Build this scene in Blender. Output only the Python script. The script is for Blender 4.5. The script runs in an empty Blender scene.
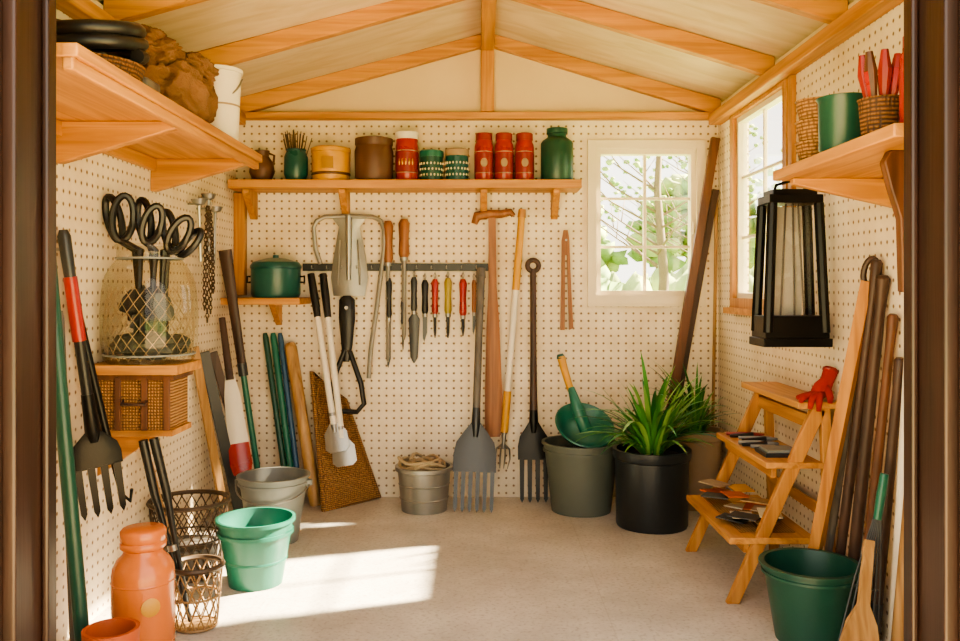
import bpy, bmesh, math, random
from mathutils import Vector, Matrix, noise
random.seed(7)
V=Vector
F=850.0; H=1.13      # camera focal length in image pixels, eye height (m)
XL,XR,YB,YF=-1.32,1.29,4.60,1.83   # inner faces of the shed
def at(u,v,y): return V(((u-480)*y/F, y, H-(v-288)*y/F))  # world point for an image pixel at a chosen depth
def onx(u,v,x): return at(u,v,F*x/(u-480))  # world point for an image pixel on a side plane

# ------------------------------------------------------------------ materials
def lin(h):
    h=h.lstrip('#'); o=[]
    for i in (0,2,4):
        c=int(h[i:i+2],16)/255
        o.append(c/12.92 if c<=.04045 else ((c+.055)/1.055)**2.4)
    return (*o,1)
def newmat(n):
    m=bpy.data.materials.new(n); m.use_nodes=True
    nt=m.node_tree; return m,nt,nt.nodes['Principled BSDF']
def N(nt,t,**k):
    n=nt.nodes.new(t)
    for a,b in k.items():
        if a in n.inputs.keys(): n.inputs[a].default_value=b
        else: setattr(n,a,b)
    return n
def mathn(nt,op,a,b=None):
    n=nt.nodes.new('ShaderNodeMath'); n.operation=op
    for i,x in enumerate((a,b)):
        if x is None: continue
        if hasattr(x,'is_linked') or hasattr(x,'links'): nt.links.new(x,n.inputs[i])
        else: n.inputs[i].default_value=x
    return n.outputs[0]
def mixc(nt,fac,a,b):
    n=nt.nodes.new('ShaderNodeMix'); n.data_type='RGBA'
    for i,x in ((0,fac),(6,a),(7,b)):
        if isinstance(x,(tuple,float,int)): n.inputs[i].default_value=x
        else: nt.links.new(x,n.inputs[i])
    return n.outputs[2]
def plain(name,h,rough=.5,metal=0,var=.12,scale=9,bump=.05,spec=.5):
    m,nt,p=newmat(name); c=lin(h)
    tc=N(nt,'ShaderNodeTexCoord'); no=N(nt,'ShaderNodeTexNoise',Scale=scale,Detail=6.0)
    nt.links.new(tc.outputs['Object'],no.inputs['Vector'])
    dk=tuple(x*(1-var*2.2) for x in c[:3])+(1,); lt=tuple(min(1,x*(1+var)) for x in c[:3])+(1,)
    nt.links.new(mixc(nt,no.outputs['Fac'],dk,lt),p.inputs['Base Color'])
    r=N(nt,'ShaderNodeMapRange'); r.inputs[3].default_value=max(.05,rough-.1); r.inputs[4].default_value=min(1,rough+.12)
    nt.links.new(no.outputs['Fac'],r.inputs[0]); nt.links.new(r.outputs[0],p.inputs['Roughness'])
    p.inputs['Metallic'].default_value=metal
    p.inputs['Specular IOR Level'].default_value=spec
    if bump:
        n2=N(nt,'ShaderNodeTexNoise',Scale=scale*12,Detail=4.0)
        nt.links.new(tc.outputs['Object'],n2.inputs['Vector'])
        b=N(nt,'ShaderNodeBump',Strength=bump*2,Distance=.004)
        nt.links.new(n2.outputs['Fac'],b.inputs['Height']); nt.links.new(b.outputs[0],p.inputs['Normal'])
    return m
def wood(name,h1,h2,axis='Z',rough=.5,sc=1.0):
    m,nt,p=newmat(name); tc=N(nt,'ShaderNodeTexCoord'); mp=N(nt,'ShaderNodeMapping')
    s=[30*sc]*3; s['XYZ'.index(axis)]=1.6*sc; mp.inputs['Scale'].default_value=s
    nt.links.new(tc.outputs['Object'],mp.inputs['Vector'])
    a=N(nt,'ShaderNodeTexNoise',Scale=1.0,Detail=7.0,Distortion=.8)
    nt.links.new(mp.outputs[0],a.inputs['Vector'])
    r=N(nt,'ShaderNodeValToRGB'); r.color_ramp.elements[0].position=.33; r.color_ramp.elements[1].position=.62
    r.color_ramp.elements[0].color=lin(h2); r.color_ramp.elements[1].color=lin(h1)
    nt.links.new(a.outputs['Fac'],r.inputs[0])
    b=N(nt,'ShaderNodeTexNoise',Scale=2.6,Detail=3.0); nt.links.new(tc.outputs['Object'],b.inputs['Vector'])
    hh=lin(h1); dk=tuple(x*.62 for x in hh[:3])+(1,)
    f=mathn(nt,'MULTIPLY',b.outputs['Fac'],.6)
    nt.links.new(mixc(nt,f,r.outputs[0],dk),p.inputs['Base Color'])
    bp=N(nt,'ShaderNodeBump',Strength=.3,Distance=.003)
    nt.links.new(a.outputs['Fac'],bp.inputs['Height']); nt.links.new(bp.outputs[0],p.inputs['Normal'])
    p.inputs['Roughness'].default_value=rough
    return m
def pegboard(name,ax,s=.0405):
    m,nt,p=newmat(name); tc=N(nt,'ShaderNodeTexCoord'); sp=N(nt,'ShaderNodeSeparateXYZ')
    nt.links.new(tc.outputs['Object'],sp.inputs[0]); cb=N(nt,'ShaderNodeCombineXYZ')
    for i,a in enumerate((ax,'Z')):
        q=mathn(nt,'SUBTRACT',mathn(nt,'FRACT',mathn(nt,'MULTIPLY',sp.outputs[a],1/s)),.5)
        nt.links.new(q,cb.inputs[i])
    ln=N(nt,'ShaderNodeVectorMath',operation='LENGTH'); nt.links.new(cb.outputs[0],ln.inputs[0])
    mr=N(nt,'ShaderNodeMapRange'); mr.inputs[1].default_value=.10; mr.inputs[2].default_value=.19
    nt.links.new(ln.outputs['Value'],mr.inputs[0])
    no=N(nt,'ShaderNodeTexNoise',Scale=2.5,Detail=6.0,Roughness=.65); nt.links.new(tc.outputs['Object'],no.inputs['Vector'])
    rp=N(nt,'ShaderNodeMapRange'); rp.inputs[1].default_value=.3; rp.inputs[2].default_value=.7; nt.links.new(no.outputs['Fac'],rp.inputs[0])
    brd=mixc(nt,rp.outputs[0],lin('#cfba99'),lin('#efe2cc'))
    nt.links.new(mixc(nt,mr.outputs[0],lin('#86694a'),brd),p.inputs['Base Color'])
    bp=N(nt,'ShaderNodeBump',Strength=.6,Distance=.004); nt.links.new(mr.outputs[0],bp.inputs['Height'])
    nt.links.new(bp.outputs[0],p.inputs['Normal']); p.inputs['Roughness'].default_value=.55
    return m
def floormat():
    m,nt,p=newmat('concrete_floor'); tc=N(nt,'ShaderNodeTexCoord')
    a=N(nt,'ShaderNodeTexNoise',Scale=1.6,Detail=10.0,Roughness=.75); b=N(nt,'ShaderNodeTexNoise',Scale=70.0,Detail=5.0)
    for n in (a,b): nt.links.new(tc.outputs['Object'],n.inputs['Vector'])
    r=N(nt,'ShaderNodeMapRange'); r.inputs[1].default_value=.32; r.inputs[2].default_value=.68; nt.links.new(a.outputs['Fac'],r.inputs[0])
    c=mixc(nt,r.outputs[0],lin('#a79f95'),lin('#d3ccc2'))
    s=N(nt,'ShaderNodeMapRange'); s.inputs[1].default_value=.52; s.inputs[2].default_value=.70; nt.links.new(b.outputs['Fac'],s.inputs[0])
    c=mixc(nt,mathn(nt,'MULTIPLY',s.outputs[0],.55),c,lin('#857b6e'))
    sp=N(nt,'ShaderNodeSeparateXYZ'); nt.links.new(tc.outputs['Object'],sp.inputs[0])
    q=mathn(nt,'FRACT',mathn(nt,'MULTIPLY',mathn(nt,'ADD',sp.outputs['X'],10.36),1/1.2))
    j=mathn(nt,'LESS_THAN',mathn(nt,'MULTIPLY',q,1.2),.005)
    nt.links.new(mixc(nt,mathn(nt,'MULTIPLY',j,.22),c,lin('#857a6c')),p.inputs['Base Color'])
    bp=N(nt,'ShaderNodeBump',Strength=.2,Distance=.004); nt.links.new(b.outputs['Fac'],bp.inputs['Height'])
    nt.links.new(bp.outputs[0],p.inputs['Normal']); p.inputs['Roughness'].default_value=.42
    return m
def wickermat(name,h1,h2,s=60):
    m,nt,p=newmat(name); tc=N(nt,'ShaderNodeTexCoord'); ws=[]
    for d in ('Z','X','Y'):
        w=N(nt,'ShaderNodeTexWave',Scale=s/2.0,Distortion=1.5,bands_direction=d); nt.links.new(tc.outputs['Object'],w.inputs['Vector']); ws.append(w.outputs['Fac'])
    f=mathn(nt,'MULTIPLY',ws[0],mathn(nt,'MAXIMUM',ws[1],ws[2]))
    nt.links.new(mixc(nt,f,lin(h2),lin(h1)),p.inputs['Base Color'])
    bp=N(nt,'ShaderNodeBump',Strength=.7,Distance=.006); nt.links.new(f,bp.inputs['Height'])
    nt.links.new(bp.outputs[0],p.inputs['Normal']); p.inputs['Roughness'].default_value=.7
    return m
def glassmat(name,tint,k0=.05,k1=.55,rough=.03,gc=1.0):
    m,nt,p=newmat(name); nt.nodes.remove(p); out=nt.nodes['Material Output']
    t=N(nt,'ShaderNodeBsdfTransparent'); t.inputs[0].default_value=lin(tint)
    g=N(nt,'ShaderNodeBsdfGlossy'); g.inputs['Roughness'].default_value=rough; g.inputs['Color'].default_value=(gc,gc,gc,1)
    lw=N(nt,'ShaderNodeLayerWeight',Blend=.25); mx=N(nt,'ShaderNodeMixShader')
    f=mathn(nt,'MINIMUM',mathn(nt,'ADD',mathn(nt,'MULTIPLY',lw.outputs['Facing'],k1),k0),.9)
    nt.links.new(f,mx.inputs[0]); nt.links.new(t.outputs[0],mx.inputs[1]); nt.links.new(g.outputs[0],mx.inputs[2])
    nt.links.new(mx.outputs[0],out.inputs[0]); return m
P1,P2='#cb924e','#975e26'
pineX=wood('pine_x',P1,P2,'X'); pineY=wood('pine_y',P1,P2,'Y'); pineZ=wood('pine_z','#c58c4a','#925924','Z')
paleZ=wood('pale_wood','#bd9460','#835b30','Z'); darkZ=wood('dark_wood','#4d352a','#281a13','Z'); midZ=wood('mid_wood','#6f452c','#43281a','Z')
doorW=wood('door_brown','#311e18','#1a100b','Z',.35); greyW=wood('weathered_wood','#6b645d','#403b36','Z')
ply=wood('plywood','#d9c4a4','#c2a780','X',.65,.35); gableM=plain('gable_panel','#d0ba97',.7,var=.09,scale=3)
pegX=pegboard('pegboard_back','X'); pegY=pegboard('pegboard_side','Y')
cream=plain('cream_paint','#ddcfb4',.5,var=.05); floorM=floormat()
black=plain('black_rubber','#151413',.4); blackM=plain('black_iron','#191817',.35,.6); steel=plain('steel','#a09d97',.35,.85,var=.15)
dsteel=plain('dark_steel','#494a4b',.42,.7); galv=plain('galvanised','#98958d',.42,.6,var=.15)
greyP=plain('grey_plastic','#7c7e79',.45); greyG=plain('grey_green_plastic','#585d53',.5); greenP=plain('green_plastic','#1f6653',.35)
greenD=plain('dark_green_plastic','#194839',.35); tealE=plain('teal_enamel','#1a5049',.3); red=plain('red_paint','#9c2822',.28)
yellow=plain('yellow_enamel','#c8912e',.4); brownC=plain('brown_clay','#593a28',.5); terra=plain('terracotta','#b9592f',.6)
orangeM=plain('orange_enamel','#cd733b',.22,var=.08); white=plain('white_enamel','#ddd4c3',.4,var=.06); beige=plain('beige_clay','#9c8468',.7)
blue=plain('blue_paint','#2f5270',.4); potB=plain('black_planter','#1b2124',.35); soil=plain('soil','#2c1f15',.95,scale=40,bump=.6)
burlap=plain('burlap','#775334',.9,scale=14,bump=.6,var=.22); ropeM=plain('rope','#b6a17e',.8,scale=60,bump=.4); gloveM=plain('red_cotton','#a3211c',.8,scale=60,bump=.4)
leafA=plain('leaf_green','#4f9440',.35,scale=4,var=.3,bump=0); leafB=plain('leaf_light','#86b458',.4,scale=4,var=.3,bump=0); leafC=plain('leaf_deep','#2c6b34',.35,scale=4,var=.3,bump=0)
wick=wickermat('wicker','#b78852','#63401f'); wickD=wickermat('dark_wicker','#8a5c34','#3c2412'); olive=plain('olive_paint','#9c8a34',.4)
wireM=plain('rusty_wire','#4d3d2e',.5,.3); rattan=plain('rattan','#96754c',.6,var=.25,scale=20)
glassJ=glassmat('jar_glass','#f0efe6',.03,.20,.08,.8); glassW=glassmat('window_glass','#fbfdff',.03,.3); glassL=plain('milky_glass','#aaa498',.25)
paperR=plain('red_label','#86231d',.4); paperW=plain('cream_label','#d6c9aa',.6); gold=plain('brass','#c39243',.3,.9)

# ------------------------------------------------------------------ mesh builder
def frame(pb,pt,n=(0,-1,0)):
    pb=V(pb); pt=V(pt); z=(pt-pb); L=z.length; z.normalize()
    y=-V(n); y=(y-z*y.dot(z)).normalized(); x=y.cross(z)
    M=Matrix((x,y,z)).transposed().to_4x4(); M.translation=pb
    return M,L
class Obj:
    def __init__(s,name,bevel=0,origin=True,sharp=38): s.name=name; s.bm=bmesh.new(); s.mats=[]; s.M=Matrix.Identity(4); s.bev=bevel; s.org=origin; s.sh=sharp
    def mi(s,m):
        if m not in s.mats: s.mats.append(m)
        return s.mats.index(m)
    def v(s,co): return s.bm.verts.new(s.M@V(co))
    def f(s,vs,i):
        try: f=s.bm.faces.new(vs); f.material_index=i; f.smooth=True
        except ValueError: pass
    def box(s,lo,hi,m):
        i=s.mi(m); a=[s.v((x,y,z)) for x in (lo[0],hi[0]) for y in (lo[1],hi[1]) for z in (lo[2],hi[2])]
        for q in ((0,1,3,2),(4,6,7,5),(0,4,5,1),(2,3,7,6),(0,2,6,4),(1,5,7,3)): s.f([a[k] for k in q],i)
    def prism(s,out,y0,y1,m):
        i=s.mi(m); a=[s.v((x,y0,z)) for x,z in out]; b=[s.v((x,y1,z)) for x,z in out]; n=len(out)
        s.f(a,i); s.f(b[::-1],i)
        for k in range(n): s.f([a[k],b[k],b[(k+1)%n],a[(k+1)%n]],i)
    def prismx(s,out,x0,x1,m):
        i=s.mi(m); a=[s.v((x0,y,z)) for y,z in out]; b=[s.v((x1,y,z)) for y,z in out]; n=len(out)
        s.f(a,i); s.f(b[::-1],i)
        for k in range(n): s.f([a[k],b[k],b[(k+1)%n],a[(k+1)%n]],i)
    def tube(s,pts,r,m,n=10,closed=False,flat=1.0):
        pts=[V(p) for p in pts]; i=s.mi(m); K=len(pts); rs=r if isinstance(r,(list,tuple)) else [r]*K
        up=None; rings=[]
        for k,p in enumerate(pts):
            if closed: t=(pts[(k+1)%K]-pts[k-1])
            else: t=(pts[min(k+1,K-1)]-pts[max(k-1,0)])
            t.normalize()
            if up is None:
                up=V((0,1,0)) if abs(t.y)<.9 else V((1,0,0))
            a=(up-t*up.dot(t)).normalized(); up=a; b=t.cross(a)
            rings.append([s.v(p+(a*math.cos(2*math.pi*j/n)*flat+b*math.sin(2*math.pi*j/n))*rs[k]) for j in range(n)])
        for k in range(K if closed else K-1):
            A=rings[k]; B=rings[(k+1)%K]
            for j in range(n): s.f([A[j],A[(j+1)%n],B[(j+1)%n],B[j]],i)
        if not closed: s.f(rings[0][::-1],i); s.f(rings[-1],i)
    def lathe(s,prof,m,c=(0,0,0),n=36,sx=1,sy=1):
        i=s.mi(m); c=V(c); R=[]
        for r,z in prof:
            if r<=1e-6: R.append([s.v(c+V((0,0,z)))])
            else: R.append([s.v(c+V((r*sx*math.cos(2*math.pi*j/n),r*sy*math.sin(2*math.pi*j/n),z))) for j in range(n)])
        for A,B in zip(R,R[1:]):
            for j in range(n):
                k=(j+1)%n
                if len(A)==1 and len(B)==1: break
                if len(A)==1: s.f([A[0],B[j],B[k]],i)
                elif len(B)==1: s.f([A[j],A[k],B[0]],i)
                else: s.f([A[j],A[k],B[k],B[j]],i)
    def sheet(s,rows,th,m,nx=8):
        i=s.mi(m); G=[]
        for off in (0,th):
            g=[]
            for z,hw,yc,cv in rows:
                g.append([s.v((-hw+2*hw*j/nx, yc+off+cv*(-1+2*j/nx)**2, z)) for j in range(nx+1)])
            G.append(g)
        R=len(rows)
        for k in range(R-1):
            for j in range(nx):
                s.f([G[0][k][j],G[0][k][j+1],G[0][k+1][j+1],G[0][k+1][j]],i)
                s.f([G[1][k][j],G[1][k+1][j],G[1][k+1][j+1],G[1][k][j+1]],i)
            for j in (0,nx): s.f([G[0][k][j],G[0][k+1][j],G[1][k+1][j],G[1][k][j]],i)
        for k in (0,R-1):
            for j in range(nx): s.f([G[0][k][j],G[0][k][j+1],G[1][k][j+1],G[1][k][j]],i)
    def blob(s,c,rad,m,amp=0,fr=3,n=20,seed=0,zmin=None,ridge=0):
        i=s.mi(m); c=V(c); R=[]
        for a in range(n//2+1):
            th=math.pi*a/(n//2); ring=[]
            cnt=1 if a in (0,n//2) else n
            for b in range(cnt):
                ph=2*math.pi*b/n; d=V((math.sin(th)*math.cos(ph),math.sin(th)*math.sin(ph),math.cos(th)))
                o=V((seed*1.7,seed*.9,0)); k=1+amp*noise.noise(d*fr+o)
                if ridge: k+=ridge*(.35-abs(noise.noise(d*fr*1.3+o*2)))+ridge*.5*(.3-abs(noise.noise(d*fr*2.9+o)))
                q=c+V((d.x*rad[0],d.y*rad[1],d.z*rad[2]))*k
                if zmin is not None: q.z=max(q.z,zmin)
                ring.append(s.v(q))
            R.append(ring)
        for A,B in zip(R,R[1:]):
            for j in range(n):
                k=(j+1)%n
                if len(A)==1: s.f([A[0],B[j],B[k]],i)
                elif len(B)==1: s.f([A[j],A[k],B[0]],i)
                else: s.f([A[j],A[k],B[k],B[j]],i)
    def leaf(s,b,az,L,el,droop,w,m,seg=9,tw=.35):
        i=s.mi(m); p=V(b); d=V((math.cos(az),math.sin(az),0)); side=V((-d.y,d.x,0)); ang=el; rows=[]
        for k in range(seg+1):
            t=k/seg; ww=w*math.sin(math.pi*min(1,.18+t*.82))**.7*(1 if t<.95 else .4)
            rows.append([s.v(p-side*ww+V((0,0,ww*tw))),s.v(p),s.v(p+side*ww+V((0,0,ww*tw)))])
            p=p+(d*math.cos(ang)+V((0,0,math.sin(ang))))*(L/seg); ang-=droop/seg
        for A,B in zip(rows,rows[1:]):
            for j in (0,1): s.f([A[j],A[j+1],B[j+1],B[j]],i)
    def done(s,recalc=True):
        bm=s.bm
        if recalc: bmesh.ops.recalc_face_normals(bm,faces=bm.faces)
        me=bpy.data.meshes.new(s.name)
        c=V((0,0,0))
        if s.org:
            xs=[v.co for v in bm.verts]; lo=[min(q[k] for q in xs) for k in range(3)]; hi=[max(q[k] for q in xs) for k in range(3)]
            c=V(((lo[0]+hi[0])/2,(lo[1]+hi[1])/2,lo[2]))
            for v in bm.verts: v.co-=c
        bm.to_mesh(me); bm.free()
        for m in s.mats: me.materials.append(m)
        me.set_sharp_from_angle(angle=math.radians(s.sh))
        o=bpy.data.objects.new(s.name,me); o.location=c; bpy.context.scene.collection.objects.link(o)
        if s.bev:
            b=o.modifiers.new('bevel','BEVEL'); b.width=s.bev; b.segments=2; b.limit_method='ANGLE'; b.angle_limit=math.radians(40)
        return o

# ------------------------------------------------------------------ room shell
RX=.04; EAVE=2.13; RIDGE=2.50
b=Obj('floor',origin=False); b.box((XL-.08,1.70,-.10),(XR+.08,YB+.08,0),floorM); b.done()
wx0,wx1,wz0,wz1=.628,1.168,1.09,1.88
b=Obj('wall_back',origin=False); y0,y1=YB,YB+.08
b.box((XL-.08,y0,0),(wx0,y1,2.05),pegX); b.box((wx1,y0,0),(XR+.08,y1,2.05),pegX)
b.box((wx0,y0,0),(wx1,y1,wz0),pegX); b.box((wx0,y0,wz1),(wx1,y1,2.05),pegX)
b.prism([(XL-.08,2.05),(XR+.08,2.05),(XR+.08,EAVE),(RX,RIDGE+.01),(XL-.08,EAVE)],y0,y1,gableM); b.done()
b=Obj('wall_left',origin=False); b.box((XL-.08,1.75,0),(XL,YB,2.12),pegY); b.done()
ry0,ry1,rz0,rz1=3.57,4.27,1.08,1.98
b=Obj('wall_right',origin=False); x0,x1=XR,XR+.06
b.box((x0,1.75,0),(x1,ry0,2.12),pegY); b.box((x0,ry1,0),(x1,YB,2.12),pegY)
b.box((x0,ry0,0),(x1,ry1,rz0),pegY); b.box((x0,ry0,rz1),(x1,ry1,2.12),pegY); b.done()
b=Obj('wall_front',origin=False)
b.box((XL-.08,1.75,0),(-1.0,1.83,2.12),cream); b.box((1.0,1.75,0),(XR+.08,1.83,2.12),cream)
b.prism([(XL-.08,2.12),(XR+.08,2.12),(XR+.08,EAVE),(RX,RIDGE+.01),(XL-.08,EAVE)],1.75,1.83,gableM); b.done()
b=Obj('ceiling',origin=False)
b.prism([(XL-.2,EAVE-.04),(RX,RIDGE),(RX,RIDGE+.05),(XL-.2,EAVE+.01)],1.6,4.78,ply)
b.prism([(RX,RIDGE),(XR+.2,EAVE-.04),(XR+.2,EAVE+.01),(RX,RIDGE+.05)],1.6,4.78,ply); b.done()
for yy in (4.572,3.74,3.0,2.28):
    b=Obj('roof_rafter',bevel=.004); dp=.068
    b.prism([(XL,EAVE-dp-.01),(RX,RIDGE-dp),(XR,EAVE-dp-.01),(XR,EAVE+.012),(RX,RIDGE),(XL,EAVE+.012)],yy-.024,yy+.024,pineX); b.done()
b=Obj('ridge_beam',bevel=.004); b.box((RX-.034,1.83,RIDGE-.10),(RX+.034,4.545,RIDGE-.01),pineY); b.done()
b=Obj('trim_1',bevel=.004); b.box((RX-.036,4.545,2.075),(RX+.036,4.60,RIDGE-.07),pineZ); b.done()
b=Obj('trim_2',bevel=.004); b.box((XL,4.54,2.035),(XR,4.60,2.072),pineX); b.done()
b=Obj('trim_3',bevel=.004); b.box((XL,1.83,2.0),(XL+.07,4.54,2.055),pineY); b.done()
b=Obj('trim_4',bevel=.004); b.box((XR-.07,1.83,2.0),(XR,4.54,2.055),pineY); b.done()
b=Obj('trim_5',bevel=.004); b.box((XL,4.55,1.09),(XL+.06,4.60,1.64),pineZ); b.done()
b=Obj('trim_6',bevel=.003); b.box((XR-.02,3.465,1.0),(XR,3.51,2.0),pineZ); b.done()
# door frame
b=Obj('door_frame',bevel=.005)
for s in (-1,1):
    def bx(xa,xb,ya,yb_,za,zb,m=doorW):
        b.box((min(s*xa,s*xb),ya,za),(max(s*xa,s*xb),yb_,zb),m)
    bx(.93,1.02,1.70,1.85,0,2.10); bx(.955,1.12,1.655,1.70,0,2.16); bx(.99,1.02,1.635,1.655,0,2.16); bx(1.06,1.12,1.63,1.655,0,2.16)
    bx(.915,.93,1.80,1.84,0,2.10)
b.box((-1.02,1.70,2.10),(1.02,1.85,2.17),doorW); b.box((-1.12,1.655,2.16),(1.12,1.70,2.27),doorW); b.done()
# windows
def window(name,M,w,h,cols,rows,sill):
    b=Obj(name,bevel=.004); b.M=M      # local: x across 0..w, -y into the room, z 0..h
    c=.048; fm=pineZ if sill else cream; d=.045 if sill else .07; ct=.018 if sill else c
    b.box((-c,-.022,-c),(0,0,h+ct),fm); b.box((w,-.022,-c),(w+c,0,h+ct),fm)
    b.box((0,-.022,h),(w,0,h+ct),fm); b.box((0,-.022,-c),(w,0,0),fm)
    if sill: b.box((-c-.02,-.05,-c-.03),(w+c+.02,0,-c),pineX)
    else: b.box((-c,-.03,-c-.012),(w+c,0,-c),cream)
    t=.026
    for lo,hi in (((0,0,0),(t,d,h)),((w-t,0,0),(w,d,h)),((t,0,h-t),(w-t,d,h)),((t,0,0),(w-t,d,t))): b.box(lo,hi,cream)
    for k in range(1,cols): b.box((w*k/cols-.008,d*.4,t),(w*k/cols+.008,d*.75,h-t),cream)
    for k in range(1,rows): b.box((t,d*.42,h*k/rows-.007),(w-t,d*.73,h*k/rows+.007),cream)
    b.box((t,d*.55,t),(w-t,d*.6,h-t),glassW)
    b.tube([(w-.02,-.012,h*.42),(w-.02,-.03,h*.42),(w-.02,-.03,h*.5)],.006,cream)
    return b.done()
M=Matrix.Translation((wx0,YB,wz0)); window('window_1',M,wx1-wx0,wz1-wz0,2,3,False)
M=Matrix(((0,1,0,XR),(-1,0,0,ry1),(0,0,1,rz0),(0,0,0,1))); window('window_2',M,ry1-ry0,rz1-rz0,2,3,True)

# ------------------------------------------------------------------ shelves
def bracket(b,x,y,z,dx,dz,w,m):   # triangle in XZ plane
    b.prism([(x,z),(x+dx,z),(x+dx,z-.02),(x+math.copysign(.02,dx),z-dz),(x,z-dz)],y-w/2,y+w/2,m)
b=Obj('pine_wall_shelf',bevel=.004); b.box((XL,1.9,1.648),(-.90,3.52,1.68),pineY)
b.box((XL,1.9,1.60),(XL+.025,3.5,1.648),pineY); b.box((-.935,1.9,1.618),(-.91,3.5,1.648),pineY)
for yy in (2.65,3.42): bracket(b,XL,yy,1.648,.39,.13,.035,pineX)
b.done()
b=Obj('pine_wall_shelf',bevel=.004); b.box((.925,1.9,1.468),(XR,2.69,1.50),pineY)
bracket(b,XR,2.62,1.468,-.33,.09,.03,pineX)
b.prism([(1.10,1.468),(1.005,1.468),(.99,1.44),(1.005,1.38),(1.03,1.30),(1.035,1.12),(1.055,1.12),(1.07,1.30),(1.06,1.38),(1.09,1.44)],2.08,2.11,midZ)
b.done()
b=Obj('jar_shelf',bevel=.003); b.box((-1.30,4.38,1.645),(.525,4.60,1.69),pineX)
for xx in (-1.22,-.72,.02,.40):
    b.prismx([(4.60,1.645),(4.42,1.645),(4.42,1.625),(4.575,1.50),(4.60,1.50)],xx-.018,xx+.018,pineZ)
b.done()
b=Obj('corner_shelf',bevel=.003); b.box((XL,4.32,1.045),(-.915,4.60,1.08),pineX)
b.prismx([(4.60,1.045),(4.42,1.045),(4.58,.93),(4.60,.93)],-1.1,-1.07,pineZ); b.done()
b=Obj('tool_rail',bevel=.002); b.box((-.955,4.575,1.222),(.045,4.60,1.262),black)
for k in range(12): b.tube([(-.9+k*.08,4.58,1.235),(-.9+k*.08,4.55,1.235),(-.9+k*.08,4.545,1.25)],.004,steel,6)
b.done()

# ------------------------------------------------------------------ jars on the back shelf
Z1=1.69
def X(u,y=4.49): return (u-480)*y/F
def jar(name,u,r,h,m,lid,label=None,neck=.8):
    b=Obj(name); x=X(u); p=[(0,0),(r*.92,0),(r,.01),(r,h*.72),(r*.95,h*.77),(r*neck,h*.82),(r*neck,h*.86),(0,h*.86)]
    b.lathe(p,m,(x,4.49,Z1)); b.lathe([(0,h*.85),(r*neck*1.08,h*.85),(r*neck*1.08,h*.985),(r*neck,h),(0,h)],lid,(x,4.49,Z1))
    if label: b.lathe([(r*1.0,h*.18),(r*1.02,h*.18),(r*1.02,h*.58),(r*1.0,h*.58)],label,(x,4.49,Z1))
    for z in (.16,.60): b.lathe([(r*1.0,h*z),(r*1.025,h*(z+.005)),(r*1.025,h*(z+.015)),(r*1.0,h*(z+.02))],beige,(x,4.49,Z1))
    if name=='red_preserve_jar':
        b.blob((x,4.49-r*1.0,Z1+h*.38),(.019,.004,.024),beige,n=12)
    else:
        for k in range(5): b.blob((x+r*math.cos(-2.2+k*.3),4.49+r*math.sin(-2.2+k*.3),Z1+h*.38),(.006,.004,.02),gold,n=8)
    b.done()
b=Obj('clay_urn'); b.lathe([(0,0),(.045,0),(.066,.05),(.06,.1),(.036,.135),(.04,.165),(.03,.165),(.03,.1),(0,.1)],brownC,(X(262),4.49,Z1)); 
for s in (-1,1): b.tube([(X(262)+s*.038,4.49,Z1+.15),(X(262)+s*.065,4.49,Z1+.14),(X(262)+s*.06,4.49,Z1+.09)],.006,brownC)
b.done()
b=Obj('teal_vase_of_twigs'); x=X(296)
b.lathe([(0,0),(.05,0),(.062,.04),(.062,.13),(.05,.16),(.055,.17),(.045,.17),(.045,.02),(0,.02)],tealE,(x,4.49,Z1))
for k in range(26):
    a=random.uniform(0,6.28); r=random.uniform(.02,.095); b.tube([(x+r*.3*math.cos(a),4.49+r*.3*math.sin(a),Z1+.05),(x+r*math.cos(a),4.49+r*.7*math.sin(a),Z1+.26+random.uniform(0,.03)-r*.4)],.0024,wireM,5)
b.done()
b=Obj('yellow_enamel_pot'); x=X(331)
b.lathe([(0,0),(.094,0),(.1,.012),(.1,.15),(.104,.155),(.104,.172),(.09,.18),(0,.184)],yellow,(x,4.49,Z1)); b.lathe([(.1,.03),(.1025,.035),(.1025,.04),(.1,.045)],brownC,(x,4.49,Z1)); b.box((x-.03,4.383,Z1+.06),(x+.03,4.392,Z1+.12),gold); b.done()
b=Obj('brown_stoneware_crock'); x=X(374)
b.lathe([(0,0),(.09,0),(.1,.02),(.102,.16),(.094,.185),(.1,.195),(.1,.225),(.06,.235),(0,.237)],brownC,(x,4.49,Z1)); b.done()
jar('red_tea_tin',407,.060,.262,red,white,paperR,.95)
def tin(u,h,m,lid,dots):
    b=Obj('storage_tin'); x=X(u); r=.061; b.lathe([(0,0),(r,0),(r,h*.78),(0,h*.78)],m,(x,4.49,Z1)); b.lathe([(0,h*.78),(r*1.04,h*.78),(r*1.04,h*.97),(r*.9,h),(0,h)],lid,(x,4.49,Z1))
    for k in range(11):
        a=-math.pi+math.pi*k/10
        for q,zz in enumerate((.2,.38,.56)): b.blob((x+r*math.cos(a+.14*(q%2)),4.49+r*math.sin(a+.14*(q%2)),Z1+h*zz),(.005,.005,.007),dots,n=8)
    b.done()
tin(431.5,.165,greenD,greenP,paperW); tin(457,.172,tealE,beige,paperW)
for u in (484,504,524.5): jar('red_preserve_jar',u,.05,.255,red,paperR,paperR,.82)
b=Obj('green_glass_bottle'); x=X(557)
b.lathe([(0,0),(.08,0),(.086,.015),(.086,.2),(.078,.215),(.05,.235),(.048,.25),(.056,.252),(.056,.28),(0,.284)],greenD,(x,4.49,Z1)); b.done()
b=Obj('green_lidded_pot'); x=-1.07; y=4.455
b.lathe([(0,0),(.118,0),(.128,.02),(.128,.15),(.133,.155),(.133,.165),(.12,.185),(.05,.205),(.016,.208),(.016,.222),(0,.225)],tealE,(x,y,1.08))
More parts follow.
